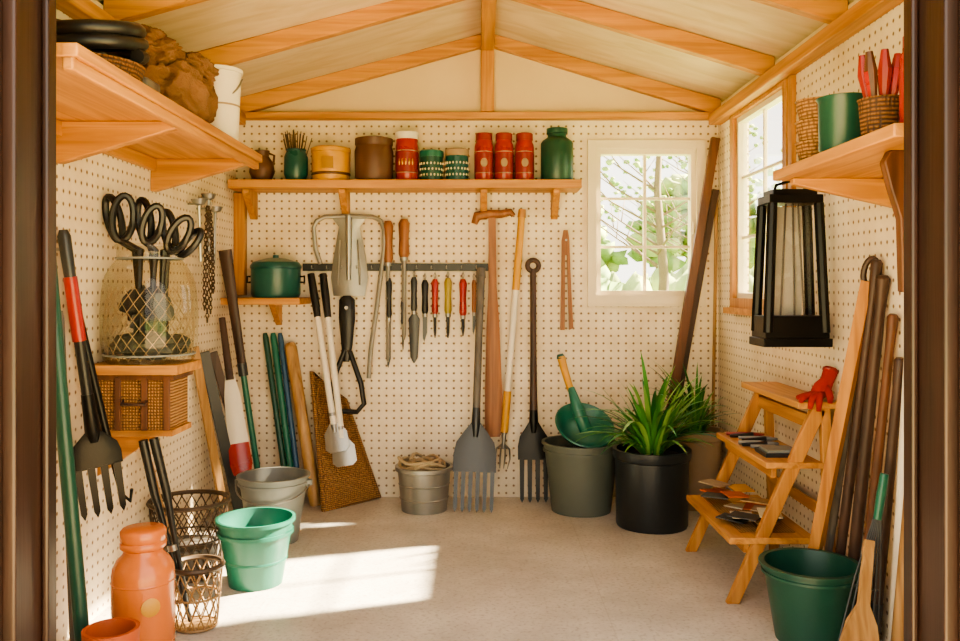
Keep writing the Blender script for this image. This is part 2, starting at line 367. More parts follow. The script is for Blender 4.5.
for s in (-1,1): b.tube([(x+s*.126,y,1.19),(x+s*.15,y,1.19),(x+s*.15,y,1.16),(x+s*.126,y,1.16)],.006,blackM)
b.done()

# ------------------------------------------------------------------ tool parts (local: z up the tool, 0 at the tip; -y toward viewer)
def forkhead(b,w,tl,ph,nt,m,L,th=.006):
    b.sheet([(tl,w/2,0,.008),(tl+ph*.35,w/2,0,.010),(tl+ph*.6,w*.44,0,.009),(tl+ph*.8,w*.28,0,.008),(tl+ph,.022,-.004,.0)],th,m)
    for k in range(nt):
        x=-w/2+w*(k+.5)/nt; hw=w/nt*.30
        b.prism([(x-hw,tl+.004),(x+hw,tl+.004),(x+hw*.8,.02),(x,0),(x-hw*.8,.02)],0,th+.003,m)
    b.tube([(0,0,tl+ph*.7),(0,0,tl+ph),(0,0,tl+ph+.12)],[.012,.024,.019],m)
def tool(name,pb,pt,n=(0,-1,0)):
    b=Obj(name); b.M,L=frame(pb,pt,n); return b,L
# grey border fork
b,L=tool('border_fork',at(473,513,4.26),at(481,272,4.52)); forkhead(b,.22,.20,.25,6,dsteel,L)
b.tube([(0,0,.5),(0,0,.9),(0,0,L-.02)],[.021,.02,.023],greyW); b.tube([(0,0,L-.03),(0,0,L+.02)],[.028,.024],greyW); b.done()
# dark fork
b,L=tool('digging_fork',at(534,503,4.41),at(533,262,4.55)); forkhead(b,.165,.22,.2,4,blackM,L)
b.tube([(0,0,.45),(0,0,.8),(0,0,L-.04)],[.022,.017,.017],darkZ)
b.tube([(.03*math.cos(a),0,L-.02+.03*math.sin(a)) for a in [k*math.pi/8 for k in range(16)]],.014,darkZ,closed=True); b.done()
# wooden paddle with T handle
ow=wood('orange_wood','#a0683f','#6a3b20','Z')
b,L=tool('wooden_paddle',at(494,437,4.53),at(492,214,4.53))
b.sheet([(0,.03,0,.0),(.03,.048,0,.004),(.25,.046,0,.006),(.6,.034,0,.005),(.8,.022,0,.004),(1.0,.02,0,.002),(L-.02,.02,0,.0)],.026,ow)
b.tube([(-.095,.012,L-.05),(-.08,.012,L-.01),(-.03,.012,L),(.05,.012,L),(.10,.012,L+.01),(.115,.012,L-.01)],[.018,.026,.024,.022,.02,.014],ow)
b.tube([(0,.02,L-.06),(0,.066,L-.06)],.006,steel,6); b.done()
# yellow / white cultivator
b,L=tool('long_handled_cultivator',at(502,462,4.53),at(522,212,4.53))
b.tube([(0,0,.16),(0,0,.38)],.021,yellow); b.tube([(0,0,.38),(0,0,.92)],.018,white); b.tube([(0,0,.92),(0,0,L-.02)],[.021,.019],yellow)
b.tube([(0,0,L-.03),(0,0,L+.015)],[.024,.02],pineZ); b.tube([(0,0,L),(0,.066,L)],.006,steel,6)
b.tube([(0,0,.18),(0,0,.07)],[.012,.01],steel)
for s in (-1,-.33,.33,1): b.tube([(0,0,.10),(s*.035,0,.07),(s*.04,-.01,.02),(s*.03,-.02,-.03)],[.007,.006,.005,.003],steel,6)
b.done()
# small wooden tongs
b,L=tool('wooden_tongs',at(567,330,4.565),at(566,230,4.565))
b.prism([(-.035,0),(-.012,0),(-.006,L*.75),(.004,L*.75),(.012,0),(.034,.01),(.022,L*.6),(.018,L*.9),(.01,L),(-.012,L),(-.022,L*.9),(-.026,L*.6)],0,.022,ow)
b.tube([(0,-.012,L*.9),(0,.033,L*.9)],.006,steel,6); b.done()
# steel scraper hoe with hoop
b,L=tool('steel_draw_hoe',at(349,296,4.55),at(349,216,4.55))
b.sheet([(0,.085,0,.01),(.1,.10,0,.02),(.2,.088,0,.025),(.3,.07,0,.02),(.37,.055,0,.01),(L,.10,0,.0)],.006,galv)
P=lambda u,v:((u-349)*4.55/F,-.012,(296-v)*4.55/F)
b.tube([P(321,264),P(316,250),P(314,228),P(317,221),P(325,217),P(349,216),P(373,217),P(381,221),P(384,230),P(384,250),P(378,300),P(371,350),P(369,378)],.012,galv,8)
b.tube([P(349,216),P(349,280)],[.02,.012],steel); b.tube([(0,0,L-.04),(0,.048,L-.04)],.006,steel,6)
for s in (-1,1): b.tube([(s*.06,-.004,.06),(s*.05,-.006,.3)],.006,galv,6)
b.done()
# black pruning tool
b,L=tool('ring_handled_shears',at(347,412,4.50),at(347,296,4.52)); P=lambda u,v:((u-347)*4.51/F,0,(412-v)*4.51/F)
b.tube([P(347,296),P(347,300),P(347,318),P(347,345),P(346,362)],[.02,.042,.044,.03,.018],black,12,flat=.45)
b.tube([P(345,350),P(334,378),P(332,400),P(338,411),P(357,412),P(364,404),P(361,384),P(350,352)],.014,black,closed=True)
b.tube([P(347,308)[:1]+(-.03,)+P(347,308)[2:],P(347,308)[:1]+(.075,)+P(347,308)[2:]],.009,steel); b.done()
# rail hand tools
def handtool(name,u,vt,vb,hm,hf,w=.012,blade='rod',bm=dsteel):
    b,L=tool(name,at(u,vb,4.55),at(u,vt,4.55)); hl=L*hf
    b.tube([(0,0,L-hl),(0,0,L-hl*.9),(0,0,L-hl*.5),(0,0,L-hl*.12),(0,0,L)],[w*.7,w,w*.85,w*1.05,w*.6],hm,10)
    b.tube([(0,0,L-hl-.015),(0,0,L-hl+.005)],w*.75,steel)
    if blade=='rod': b.tube([(0,0,L-hl),(0,0,.03),(0,0,0)],[w*.45,w*.4,w*.15],bm,8)
    elif blade=='trowel': b.sheet([(0,.004,0,0),(.03,w*1.1,0,.004),(L-hl-.04,w*1.7,0,.006),(L-hl-.01,w*.5,0,0)],.004,bm)
    elif blade=='knife': b.prism([(-w*.6,L-hl),(w*.6,L-hl),(w*.6,.05),(-w*.2,0),(-w*.6,.02)],-.002,.002,bm)
    if vt>255: b.tube([(0,0,L-.005),(.006,-.008,L+.02),(0,.0,L+.035),(-.006,.01,L+.02)],.0025,steel,6,closed=True)
    b.done()
handtool('wood_handled_chisel',388,221,362,ow,.30,.028,'rod',steel); handtool('wood_handled_chisel',404,219,340,ow,.32,.030,'rod',steel)
handtool('long_file',389,278,368,black,.45,.016,'knife'); handtool('transplanting_trowel',414,277,363,dsteel,.4,.018,'trowel')
handtool('weeding_knife',425,280,342,black,.55,.019,'knife'); handtool('red_screwdriver',435,279,338,red,.6,.019,'rod')
handtool('yellow_screwdriver',448,278,338,olive,.6,.021,'rod'); handtool('red_screwdriver',463,279,336,red,.65,.021,'rod'); handtool('steel_punch',403,300,350,dsteel,.5,.012,'rod')
handtool('weeding_knife',474,280,335,ow,.6,.013,'knife')
# white-shafted trowels
for uu,du,vb in ((311,27,452),(323,22,466)):
    b,L=tool('long_handled_trowel',at(uu+du,vb,4.30),at(uu,274,4.53))
    b.tube([(0,0,L-.24),(0,0,L-.12),(0,0,L)],[.018,.022,.019],black); b.tube([(0,0,.14),(0,0,L-.24)],.017,white)
    b.sheet([(0,.04,0,.004),(.02,.062,0,.01),(.1,.058,0,.012),(.15,.02,0,.0)],.005,steel); b.tube([(0,0,.1),(0,0,.2)],[.012,.018],steel)
    b.tube([(0,0,L-.03),(0,.060,L-.01)],.005,steel,6); b.done()
# woven mat
matW=wickermat('mat_wicker','#c4955c','#734b27',70)
b=Obj('woven_basket_panel'); TL,TR,BR,BL=at(312,372,4.56),at(345,400,4.57),at(379,497,4.56),at(324,512,4.30)
i=b.mi(matW); nu,nv=44,80; nrm=(TR-TL).cross(BL-TL).normalized()
if nrm.y<0: nrm=-nrm
for off in (0,.02):
    g=[]
    for a in range(nv+1):
        row=[]
        for c in range(nu+1):
            s_,t_=c/nu,a/nv; p=(TL*(1-s_)+TR*s_)*(1-t_)+(BL*(1-s_)+BR*s_)*t_
            row.append(b.v(p+nrm*(off+.006*math.sin(s_*nu*math.pi/2)*math.cos(t_*nv*math.pi/2)*(1 if off==0 else 0))))
        g.append(row)
    for a in range(nv):
        for c in range(nu): b.f([g[a][c],g[a][c+1],g[a+1][c+1],g[a+1][c]],i)
b.tube([TL,TR,BR,BL],.014,wick,closed=True); b.done()

# ------------------------------------------------------------------ left corner leaning stock
def stick(name,foot,top,r,m):
    b=Obj(name); foot=V(foot); top=V(top)
    b.tube([foot,foot.lerp(top,.04),foot.lerp(top,.5),foot.lerp(top,.97),top],[r*.85,r,r*.97,r,r*.7],m,12)
    return b.done()
def board(name,foot,top,w,t,m,n):
    b=Obj(name,bevel=.002); b.M,L=frame(foot,top,n); b.box((-w/2,-t/2,0),(w/2,t/2,L),m); return b.done()
board('pine_batten',(-1.19,4.00,.005),onx(194,347,-1.30),.04,.018,paleZ,(.8,-.6,0))
board('slate_plank',(-1.16,4.13,.005),onx(204,352,-1.295),.05,.015,dsteel,(.5,-.85,0))
board('slate_plank',(-1.11,4.25,.005),onx(213,352,-1.295),.04,.015,darkZ,(.5,-.85,0))
b=Obj('edging_iron'); pt=onx(225,250,-1.275); pb=at(262,500,4.30); b.M,L=frame(pb,pt)
b.tube([(0,0,L*.52),(0,0,L*.8),(0,0,L)],[.022,.026,.034],darkZ,12,flat=.5); b.tube([(0,0,0),(0,0,L*.52)],.015,greenP); b.tube([(0,0,L*.5),(0,0,L*.55)],.024,dsteel); b.done()
b=Obj('half_moon_spade'); pt=onx(222,318,-1.28); pb=at(246,500,4.02); b.M,L=frame(pb,pt,(.3,-1,0))
b.sheet([(.12,.04,0,.008),(.17,.052,0,.01),(.27,.048,0,.01)],.005,red); b.sheet([(.27,.048,0,.01),(.50,.038,0,.008),(.62,.018,0,0)],.005,white); b.tube([(0,.0,.58),(0,0,L)],[.02,.017],darkZ); b.tube([(0,.004,.13),(0,.0,.0)],.012,darkZ); b.done()
for u0,u1,r,m in ((265,289,.016,greenD),(273,295,.018,greenP),(280,301,.015,blue)):
    stick('painted_cane',at(u1,503,4.45),at(u0,333,4.575),r,m)
stick('rolled_bamboo_screen',at(316,506,4.42),at(290,343,4.555),.034,paleZ)

# ------------------------------------------------------------------ left wall
b=Obj('hanging_chains'); y=3.96; x=-1.285
b.tube([(XL,y,1.50),(x+.03,y,1.50),(x+.035,y,1.53)],.006,steel,6)
for k,(dy,zb) in enumerate(((-.06,1.02),(-.02,.96),(.03,1.0),(.07,1.1))):
    n=26
    for j in range(n):
        t=j/n; z=1.50-(1.50-zb)*t; yy=y+dy*math.sin(math.pi*(.5*t+.1)); 
        o=(.0,.007) if j%2 else (.007,.0)
        pts=[(x+.02+o[0]*math.cos(a),yy+o[1]*math.cos(a),z+.013*math.sin(a)) for a in [q*math.pi/3 for q in range(6)]]
        b.tube(pts,.003,wireM,5,closed=True)
b.done()
for dy,z in ((-.12,1.53),(.02,1.57),(.12,1.52)):
    b=Obj('steel_ladle'); c=V((-1.27,y+dy,z)); b.lathe([(0,-.03),(.025,-.022),(.036,0),(.033,0),(.02,-.018),(0,-.024)],steel,c,18)
    b.tube([c+V((.0,0,-.01)),c+V((0,-dy*.1,-.13)),c+V((.0,-dy*.2,-.28))],[.008,.006,.008],steel,8); b.tube([c+V((0,0,-.02)),(XL,y+dy,z-.02)],.005,steel,6); b.done()
# crate and jar
JX,JY=-1.15,2.96
b=Obj('wicker_crate',bevel=.004)
b.box((-1.305,2.87,.65),(-1.045,3.04,.83),wick); b.box((-1.32,2.83,.84),(-1.01,3.08,.872),pineX); b.box((-1.31,2.86,.82),(-1.03,3.05,.84),midZ)
b.box((-1.32,2.86,.63),(-1.035,3.05,.65),pineX)
for xx in (-1.305,-1.23,-1.14,-1.065): b.box((xx,2.857,.65),(xx+.02,2.87,.83),midZ)
b.tube([(-1.2,2.86,.75),(-1.2,2.84,.74),(-1.12,2.84,.74),(-1.12,2.86,.75)],.005,darkZ,6)
b.prism([(XL,.63),(-1.1,.63),(XL,.48)],2.93,2.97,pineX); b.done()
b=Obj('glass_jar',sharp=60); R=.155
prof=[(R*.88,0),(R*.97,.015),(R*1.03,.08),(R*1.04,.17),(R*1.0,.25),(R*.93,.30),(R*.80,.335),(R*.70,.355),(R*.69,.39),(R*.74,.395),(R*.74,.405),(R*.69,.41)]
b.lathe([(0,.004)]+prof,glassJ,(JX,JY,.872),44)
for z in (.03,.36): 
    q=R*(.97 if z<.1 else .71); b.tube([(JX+q*math.cos(a),JY+q*math.sin(a),.872+z) for a in [k*math.pi/16 for k in range(32)]],.004,greyP,6,closed=True)
rj=random.Random(4)     # netting and folded garden cloths inside
def jr(t): return R*(.84+.16*math.sin(math.pi*min(1,.15+t*.8)))*.96
for j in range(22):
    for s in (-1,1):
        pts=[]
        for q in range(10):
            t=q/9; a=2*math.pi*j/22+s*t*1.3; r=jr(t); pts.append((JX+r*math.cos(a),JY+r*math.sin(a),.885+.25*t))
        b.tube(pts,.0014,ropeM,4)
for k in range(22):
    a=rj.uniform(0,6.28); r=rj.uniform(.03,.085); zz=rj.uniform(.96,1.09); mm=(dsteel,greyW,greyG,greyP,beige)[k%5]
    b.M=Matrix.Translation((JX+r*math.cos(a),JY+r*math.sin(a),zz))@Matrix.Rotation(a+math.pi/2+rj.uniform(-.4,.4),4,'Z')@Matrix.Rotation(rj.uniform(-1.2,1.2),4,'Y')
    b.sheet([(-.06,.006,0,0),(-.035,.035,.004,.010),(.0,.045,.0,.012),(.035,.032,.005,.010),(.06,.005,.010,0)],.002,mm,6)
b.M=Matrix.Identity(4); b.blob((JX,JY,.93),(.128,.128,.045),greyG,.4,3,24,3,zmin=.886,ridge=.3)
b.done()
b=Obj('garden_scissors')   # bunch standing in the jar
for k,(dx,dy,tx,ty,s,tl) in enumerate(((-.125,.0,-.06,.02,1,-.25),(-.085,-.02,-.03,-.03,1.0,.1),(-.03,.03,.0,.04,.95,-.15),(.02,-.03,.03,-.04,.85,.3),(.06,.02,.05,.02,.85,-.2),(.105,-.01,.06,-.02,.85,.5),(.135,.02,.06,.02,.7,.7))):
    cz=1.272+.10*s-.04*max(0,dx)/.1; 
    loop=[]
    for q in range(20):
        a=q*math.pi/10; ex=.030*s*math.cos(a); ez=.078*s*math.sin(a)
        loop.append((JX+dx+ex*math.cos(tl)+ez*math.sin(tl),JY+dy+.015*math.cos(a)*(1 if k%2 else -1),cz+ez*math.cos(tl)-ex*math.sin(tl)))
    b.tube(loop,.0125,black,8,closed=True)
    b.tube([loop[15],(JX+tx*.9,JY+ty*.6,1.26),(JX+tx*.8,JY+ty,1.10)],[.012,.014,.008],black,8)
b.done()
n=(.55,-.83,0)
b,L=tool('red_grip_garden_fork',V((-1.20,2.72,.40)),V((-1.285,2.62,1.31)),n); forkhead(b,.155,.16,.12,4,blackM,L)
b.tube([(0,0,.32),(0,0,L*.62)],[.017,.017],black); b.tube([(0,0,L*.62),(0,0,L*.84)],.021,red); b.tube([(0,0,L*.84),(0,0,L-.02),(0,0,L)],[.018,.02,.012],dsteel)
b.tube([(0,0,L-.06),(-.02,.03,L-.06)],.006,steel,6); b.done()
b,L=tool('hooked_weeder',V((-1.17,2.78,.44)),V((-1.29,2.70,1.10)),n)
b.tube([(0,0,.0),(0,0,.2),(0,0,L)],[.006,.012,.014],blackM); b.tube([(0,0,.02),(.02,-.02,-.01),(.03,-.03,.03)],.006,blackM); b.tube([(0,0,L-.05),(-.01,.02,L-.05)],.006,steel,6); b.done()
stick('green_rake_pole',(-1.12,2.42,.0),(-1.225,2.40,1.28),.021,greenD)
stick('green_rake_pole',(-1.22,2.56,.0),(-1.285,2.60,1.06),.012,greyW)
b,L=tool('hand_rake',V((-1.15,2.26,.17)),V((-1.19,2.28,.36)),(0,-1,0)); b.tube([(0,0,.0),(0,0,L)],.012,black)
b.tube([(-.04,0,.0),(.04,0,0)],.006,blackM); 
for k in range(5): b.tube([(-.04+.02*k,0,0),(-.04+.02*k,-.01,-.17)],[.005,.003],blackM,6)
b.done()
# shelf goods
ZS=1.68
b=Obj('woven_tray'); b.lathe([(0,0),(.125,0),(.14,.05),(.145,.06),(.13,.06),(.12,.012),(0,.012)],wickD,(-1.07,2.33,ZS),30)
b.blob((-1.07,2.33,ZS+.05),(.115,.115,.03),greyW,.4,4,24,2,ridge=.3); b.done()
b=Obj('coiled_hose'); pts=[]
for k in range(76):
    a=k*2*math.pi/30; pts.append((-1.065+(.125+.006*math.sin(k))*math.cos(a),2.33+.125*math.sin(a),ZS+.085+.036*k/30+.022*math.sin(a)))
b.tube(pts,.02,black,10); b.done()
b=Obj('folded_tarpaulin',bevel=.01); b.box((-1.16,2.50,ZS),(-.97,2.62,ZS+.04),burlap); b.box((-1.15,2.505,ZS+.04),(-.98,2.615,ZS+.075),greyW); b.done()
b=Obj('burlap_sack',sharp=180)
b.blob((-1.03,2.80,ZS+.09),(.12,.15,.115),burlap,.25,1.6,90,3,zmin=ZS,ridge=.45)
b.blob((-1.0,2.86,ZS+.185),(.095,.10,.05),burlap,.3,1.9,64,8,ridge=.5); b.blob((-1.05,2.74,ZS+.205),(.085,.09,.045),burlap,.3,2,64,18,ridge=.5); b.blob((-.965,2.93,ZS+.11),(.045,.07,.10),burlap,.3,2,48,28,ridge=.5)
b.blob((-1.06,2.70,ZS+.245),(.05,.05,.03),burlap,.3,2,48,38,ridge=.5)
b.done()
b=Obj('enamel_bail_pail'); c=(-1.0,3.26,ZS)
b.lathe([(0,0),(.07,0),(.082,.27),(.088,.272),(.088,.285),(.076,.285),(.064,.01),(0,.01)],white,c); 
b.tube([(c[0]+.088*math.cos(a),c[1]-.05*math.sin(a)*.6-.03*math.sin(a),ZS+.25-.09*math.sin(a)) for a in [k*math.pi/12 for k in range(13)]],.004,steel,6)
b.lathe([(.0755,.14),(.0775,.144),(.0765,.15)],beige,c)
b.done()

# ------------------------------------------------------------------ buckets, baskets
def bucket(name,x,y,rt,rb,h,m,lip=.01,bail=True,fill=None):
    b=Obj(name); w=.006
    b.lathe([(0,0),(rb,0),(rb+(rt-rb)*.86,h*.86),(rt+lip*.4,h*.865),(rt+lip*.4,h*.90),(rt,h*.905),(rt,h*.965),(rt+lip,h*.97),(rt+lip,h),(rt-w,h),(rb-w,.012),(0,.012)],m,(x,y,0),44)
    if bail:
        for s in (-1,1): b.lathe([(0,-.012),(.02,-.012),(.02,.012),(0,.012)],m,(x+s*(rt+.002),y,h*.88),12)
        b.tube([(x-(rt+.012)*math.cos(a),y-(rt+.015)*math.sin(a)*.9,h*.88-math.sin(a)*h*.22) for a in [k*math.pi/16 for k in range(17)]],.004,steel,6)
    if fill: b.lathe([(rt-.02,h*.85),(rt*.5,h*.88),(0,h*.87)],fill,(x,y,0),44)
    return b.done()
bucket('grey_bucket',-.925,3.81,.152,.108,.295,greyP)
b=Obj('green_nested_buckets'); x,y=-.86,3.26
b.lathe([(0,0),(.10,0),(.132,.19),(.142,.192),(.142,.205),(.136,.205),(.1365,.235),(.149,.238),(.149,.252),(.138,.252),(.1,.03),(0,.03)],greenP,(x,y,0),44)
b.lathe([(.115,.09),(.1185,.093),(.1185,.10),(.1165,.103)],greenP,(x,y,0),44); b.done()
def wirebasket(name,x,y,rt,rb,h,m,n=20,wr=.003,liner=None,rim=None):
    b=Obj(name)
    for j in range(n):
        for s in (-1,1):
            pts=[]
            for q in range(7):
                t=q/6; a=2*math.pi*j/n+s*t*1.1; r=rb+(rt-rb)*t; pts.append((x+r*math.cos(a),y+r*math.sin(a),.006+(h-.006)*t))
            b.tube(pts,wr,m,5)
    for t in (0,.5,1):
        r=rb+(rt-rb)*t; b.tube([(x+r*math.cos(a),y+r*math.sin(a),.007+(h-.007)*t) for a in [q*math.pi/18 for q in range(36)]],.004 if t<1 else .009,(rim or m) if t==1 else m,6,closed=True)
    b.lathe([(0,.002),(rb,.002),(rb,.008),(0,.008)],m,(x,y,0),24)
    if liner: b.lathe([(rb*.9,.01),(rb+(rt-rb)*.4-.012,h*.42),(0,h*.45)],liner,(x,y,0),24)
    b.done()
wirebasket('wire_basket',-1.15,3.36,.15,.12,.29,wireM,24,.0028,greyW)
wirebasket('wire_mesh_basket',-.948,2.84,.085,.068,.205,rattan,15,.0024,None,wireM)
b,L=tool('black_handled_lopper',V((-.965,2.83,.02)),V((-1.085,2.78,.635)),(0,-1,0))
b.tube([(0,0,.0),(0,0,.14)],[.006,.012],dsteel)
for s in (-1,1): b.tube([(s*.006,0,.1),(s*.012,0,.3),(s*.020,0,.45),(s*.018,0,L)],[.008,.009,.014,.015],black)
b.lathe([(0,-.01),(.018,-.01),(.018,.01),(0,.01)],steel,(0,0,.26),12); b.done()
stick('wooden_dowel',(-1.20,3.36,.02),(-1.285,3.20,.62),.014,paleZ)
b=Obj('orange_milk_can',sharp=50); c=(-1.03,2.60,0)
b.lathe([(0,0),(.083,0),(.092,.012),(.092,.26),(.089,.28),(.078,.302),(.062,.318),(.056,.33),(.056,.336),(0,.336)],orangeM,c,44)
b.lathe([(0,.336),(.062,.336),(.068,.342),(.068,.356),(.064,.360),(.067,.364),(.067,.390),(.060,.398),(0,.40)],orangeM,c,44)
for z in (.05,.235): b.lathe([(.0918,z),(.0938,z+.004),(.0918,z+.008)],orangeM,c,44)
b.M=Matrix.Translation((c[0]+.05,c[1]-.073,.18))@Matrix.Rotation(math.radians(90),4,'X')@Matrix.Rotation(math.radians(35),4,'Y')
b.lathe([(0,-.01),(.026,-.01),(.028,.004),(.022,.006),(0,.006)],yellow,(0,0,0),20); b.done()
b=Obj('terracotta_pot'); b.lathe([(0,0),(.05,0),(.062,.14),(.073,.142),(.075,.19),(.064,.19),(.05,.02),(0,.02)],terra,(-1.02,2.35,0),40); b.done()
# small galvanised pail with coiled rope
b=Obj('galvanised_pail',sharp=60); x,y=-.285,4.34
b.lathe([(0,0),(.115,0),(.135,.2),(.148,.205),(.148,.225),(.132,.225),(.112,.01),(0,.01)],galv,(x,y,0),40)
for z in (.06,.13): b.lathe([(.116+z*.09,z),(.1205+z*.09,z+.005),(.117+z*.09,z+.01)],galv,(x,y,0),40)
b.lathe([(.128,.18),(0,.185)],beige,(x,y,0),30); pts=[]
for k in range(230):
    a=k*2*math.pi/24; q=.085+.03*math.sin(k*.13); pts.append((x+.015*math.sin(k*.21)+q*math.cos(a),y+.012*math.cos(k*.17)+q*math.sin(a),.20+.05*k/230+.018*math.sin(a*1.0+k*.05)+.010*math.sin(k*.9)))
b.tube(pts,.0085,ropeM,7); b.done()
bucket('rubber_trug',.515,4.33,.19,.15,.35,greyG,.012,False,soil)
# scoop on trug
b=Obj('green_watering_scoop'); c=V((.53,4.31,.43)); zax=V((.16,-.60,.78)).normalized(); b.M,_=frame(c-zax*.08,c+zax*.05,(0,0,-1))
b.lathe([(0,0),(.07,.005),(.12,.04),(.14,.08),(.155,.09),(.150,.095),(.13,.08),(.11,.045),(.06,.016),(0,.012)],greenP,(0,0,0),40)
b.M=Matrix.Identity(4)
b.tube([at(586,430,4.30),at(578,410,4.28),at(571,388,4.33)],[.036,.032,.018],greenP); b.tube([at(571,391,4.33),at(565,372,4.36),at(561,357,4.38)],[.018,.02,.022],yellow); b.tube([at(561,358,4.38),at(560,354,4.38)],[.024,.016],tealE); b.done()
# planters
def planter(name,x,y,rt,rb,h,m):
    b=Obj(name); b.lathe([(0,0),(rb,0),(rb+.004,.01),(rt-.012,h-.05),(rt-.004,h-.045),(rt,h-.03),(rt,h),(rt-.018,h),(rt-.022,h-.04),(0,h-.035)],m,(x,y,0),44)
    b.lathe([(rt-.022,h-.034),(rt*.5,h-.022),(0,h-.02)],soil,(x,y,0),30); return b
b=planter('potted_spider_plant',.82,4.06,.185,.165,.365,potB); rn=random.Random(3)
for k in range(170):
    a=rn.uniform(0,6.28); r=rn.uniform(0,.06); L=rn.uniform(.28,.60); el=rn.uniform(.75,1.5); dr=rn.uniform(.4,1.8)
    if math.sin(a)>.3: L*=.68
    if math.cos(a)<-.5: L*=.76
    elif math.cos(a)>.5: L*=.82
    b.leaf((.82+r*math.cos(a),4.06+r*math.sin(a),.34),a,L,el,dr,rn.uniform(.008,.014),rn.choice((leafA,leafA,leafB,leafC)))
b.done(False)
b=planter('potted_fern',1.12,4.40,.14,.105,.40,beige)
for k in range(140):
    a=rn.uniform(0,6.28); r=rn.uniform(0,.04); L=rn.uniform(.24,.48); el=rn.uniform(1.0,1.5)
    if math.cos(a)>.2: L*=.5
    if math.sin(a)>.2: L*=.5
    b.leaf((1.11+r*math.cos(a),4.37+r*math.sin(a),.38),a,L,el,rn.uniform(.4,1.3),rn.uniform(.006,.010),rn.choice((leafB,leafA,leafC)))
b.done(False)

# ------------------------------------------------------------------ right corner poles
board('old_timber_plank',(.93,4.50,.005),(1.255,4.53,1.93),.045,.03,midZ,(0,-1,0))
board('old_timber_plank',(.965,4.56,.005),(1.268,4.575,1.66),.035,.025,darkZ,(0,-1,0))
stick('thin_bamboo_cane',(1.25,4.585,.0),(1.276,4.585,1.62),.009,paleZ)

# ------------------------------------------------------------------ ladder plant stand
b=Obj('ladder_plant_stand',bevel=.003); ya,yb_=3.05,3.65
def rail(x0,z0,x1,z1,y,w=.05,t=.028,m=pineZ):
    d=V((x1-x0,0,z1-z0)).normalized(); q=V((d.z,0,-d.x))*w/2
    b.prism([(x0-q.x,z0 if z0==0 else z0-q.z),(x0+q.x,z0 if z0==0 else z0+q.z),(x1+q.x,z1+q.z),(x1-q.x,z1-q.z)],y-t/2,y+t/2,m)
for y in (ya,yb_):
    rail(.905,0,1.215,.70,y); rail(1.262,0,1.235,.70,y,.035)
b.box((1.13,ya-.03,.70),(1.285,yb_+.03,.725),pineY)
b.box((1.02,ya-.02,.485),(1.225,yb_+.02,.507),pineY); b.box((.89,ya-.02,.215),(1.20,yb_+.02,.238),pineY)
b.box((1.19,ya,.62),(1.21,yb_,.67),pineY); b.box((1.05,ya+.014,.445),(1.07,yb_-.014,.485),pineY); b.box((.95,ya+.014,.175),(.97,yb_-.014,.215),pineY)
b.box((1.235,ya,.30),(1.25,yb_,.34),pineY); b.done()
# cotton glove draped over the near end of the top step
b=Obj('red_garden_glove',sharp=180)
b.tube([(1.268,3.07,.842),(1.262,3.065,.825),(1.248,3.058,.795),(1.228,3.05,.768),(1.205,3.045,.748)],[.022,.027,.024,.034,.026],gloveM,16,flat=.7)
b.tube([(1.267,3.07,.836),(1.264,3.067,.828)],.030,paperR,16,flat=.7)
for pts in ([(1.215,3.055,.752),(1.185,3.06,.745),(1.16,3.055,.740),(1.138,3.05,.737)],
            [(1.212,3.045,.750),(1.180,3.038,.746),(1.152,3.025,.742),(1.135,3.008,.728)],
            [(1.215,3.040,.750),(1.188,3.020,.745),(1.172,3.005,.732),(1.165,3.002,.702)],
            [(1.222,3.040,.752),(1.205,3.015,.745),(1.198,3.002,.728),(1.196,3.002,.694)],
            [(1.238,3.045,.775),(1.240,3.02,.760),(1.238,3.005,.742),(1.236,3.002,.722)]):
    b.tube(pts,[.015,.0125,.012,.008],gloveM,10)
b.done()
b=Obj('garden_pliers'); z=.507
for k,(y,dx) in enumerate(((3.56,.0),(3.46,.02),(3.36,-.01),(3.27,.01))):
    c=V((1.12+dx,y,z+.009))
    for s in (-1,1): b.tube([c+V((-.08,s*.028,0)),c+V((-.02,s*.018,0)),c+V((.02,0,0)),c+V((.07,-s*.006,0))],[.007,.009,.011,.003],(greyP if k else paperR) if s>0 else dsteel,8)
b.box((1.05,3.12,.507),(1.19,3.24,.522),dsteel); b.box((1.06,3.13,.522),(1.17,3.23,.532),greyP); b.done()
b=Obj('seed_packets'); rn=random.Random(5)
for k in range(18):
    c=V((rn.uniform(.96,1.12),rn.uniform(3.12,3.60),.2405+.004*k)); b.M=Matrix.Translation(c)@Matrix.Rotation(rn.uniform(0,3),4,'Z')@Matrix.Rotation(rn.uniform(-.05,.05),4,'X')
    b.box((-.04,-.055,-.002),(.04,.055,.0025),[paperW,yellow,terra,beige,dsteel,dsteel,paleZ][k%7])
b.M=Matrix.Identity(4); b.box((.95,3.10,.238),(1.15,3.62,.241),wick); b.done()

# ------------------------------------------------------------------ lantern
b=Obj('black_lantern',bevel=.003); cx,cy,zb,zt=1.13,3.10,.92,1.485
def fr_(z): t=(z-zb)/(zt-zb); return .118-.026*t, .08-.015*t
def ring(z,h,k=1.0,m=blackM):
    w,d=fr_(z); w*=k; d*=k; b.box((cx-w,cy-d,z),(cx+w,cy+d,z+h),m)
ring(zb,.03,1.04); ring(zb+.03,.08,.98); ring(zt-.05,.03,1.02); ring(zt-.02,.02,.85)
for sx in (-1,1):
    for sy in (-1,1):
        w0,d0=fr_(zb+.05); w1,d1=fr_(zt-.05); b.tube([(cx+sx*w0*.88,cy+sy*d0*.85,zb+.05),(cx+sx*w1*.88,cy+sy*d1*.85,zt-.05)],.019,blackM,8)
w0,d0=fr_(zb+.1); w1,d1=fr_(zt-.07)
for x_ in (-.35,.1,.42): b.tube([(cx+w0*x_,cy-d0*.2,zb+.1),(cx+w1*x_*.6,cy-d1*.2,zt-.05)],.004,greyW,6)
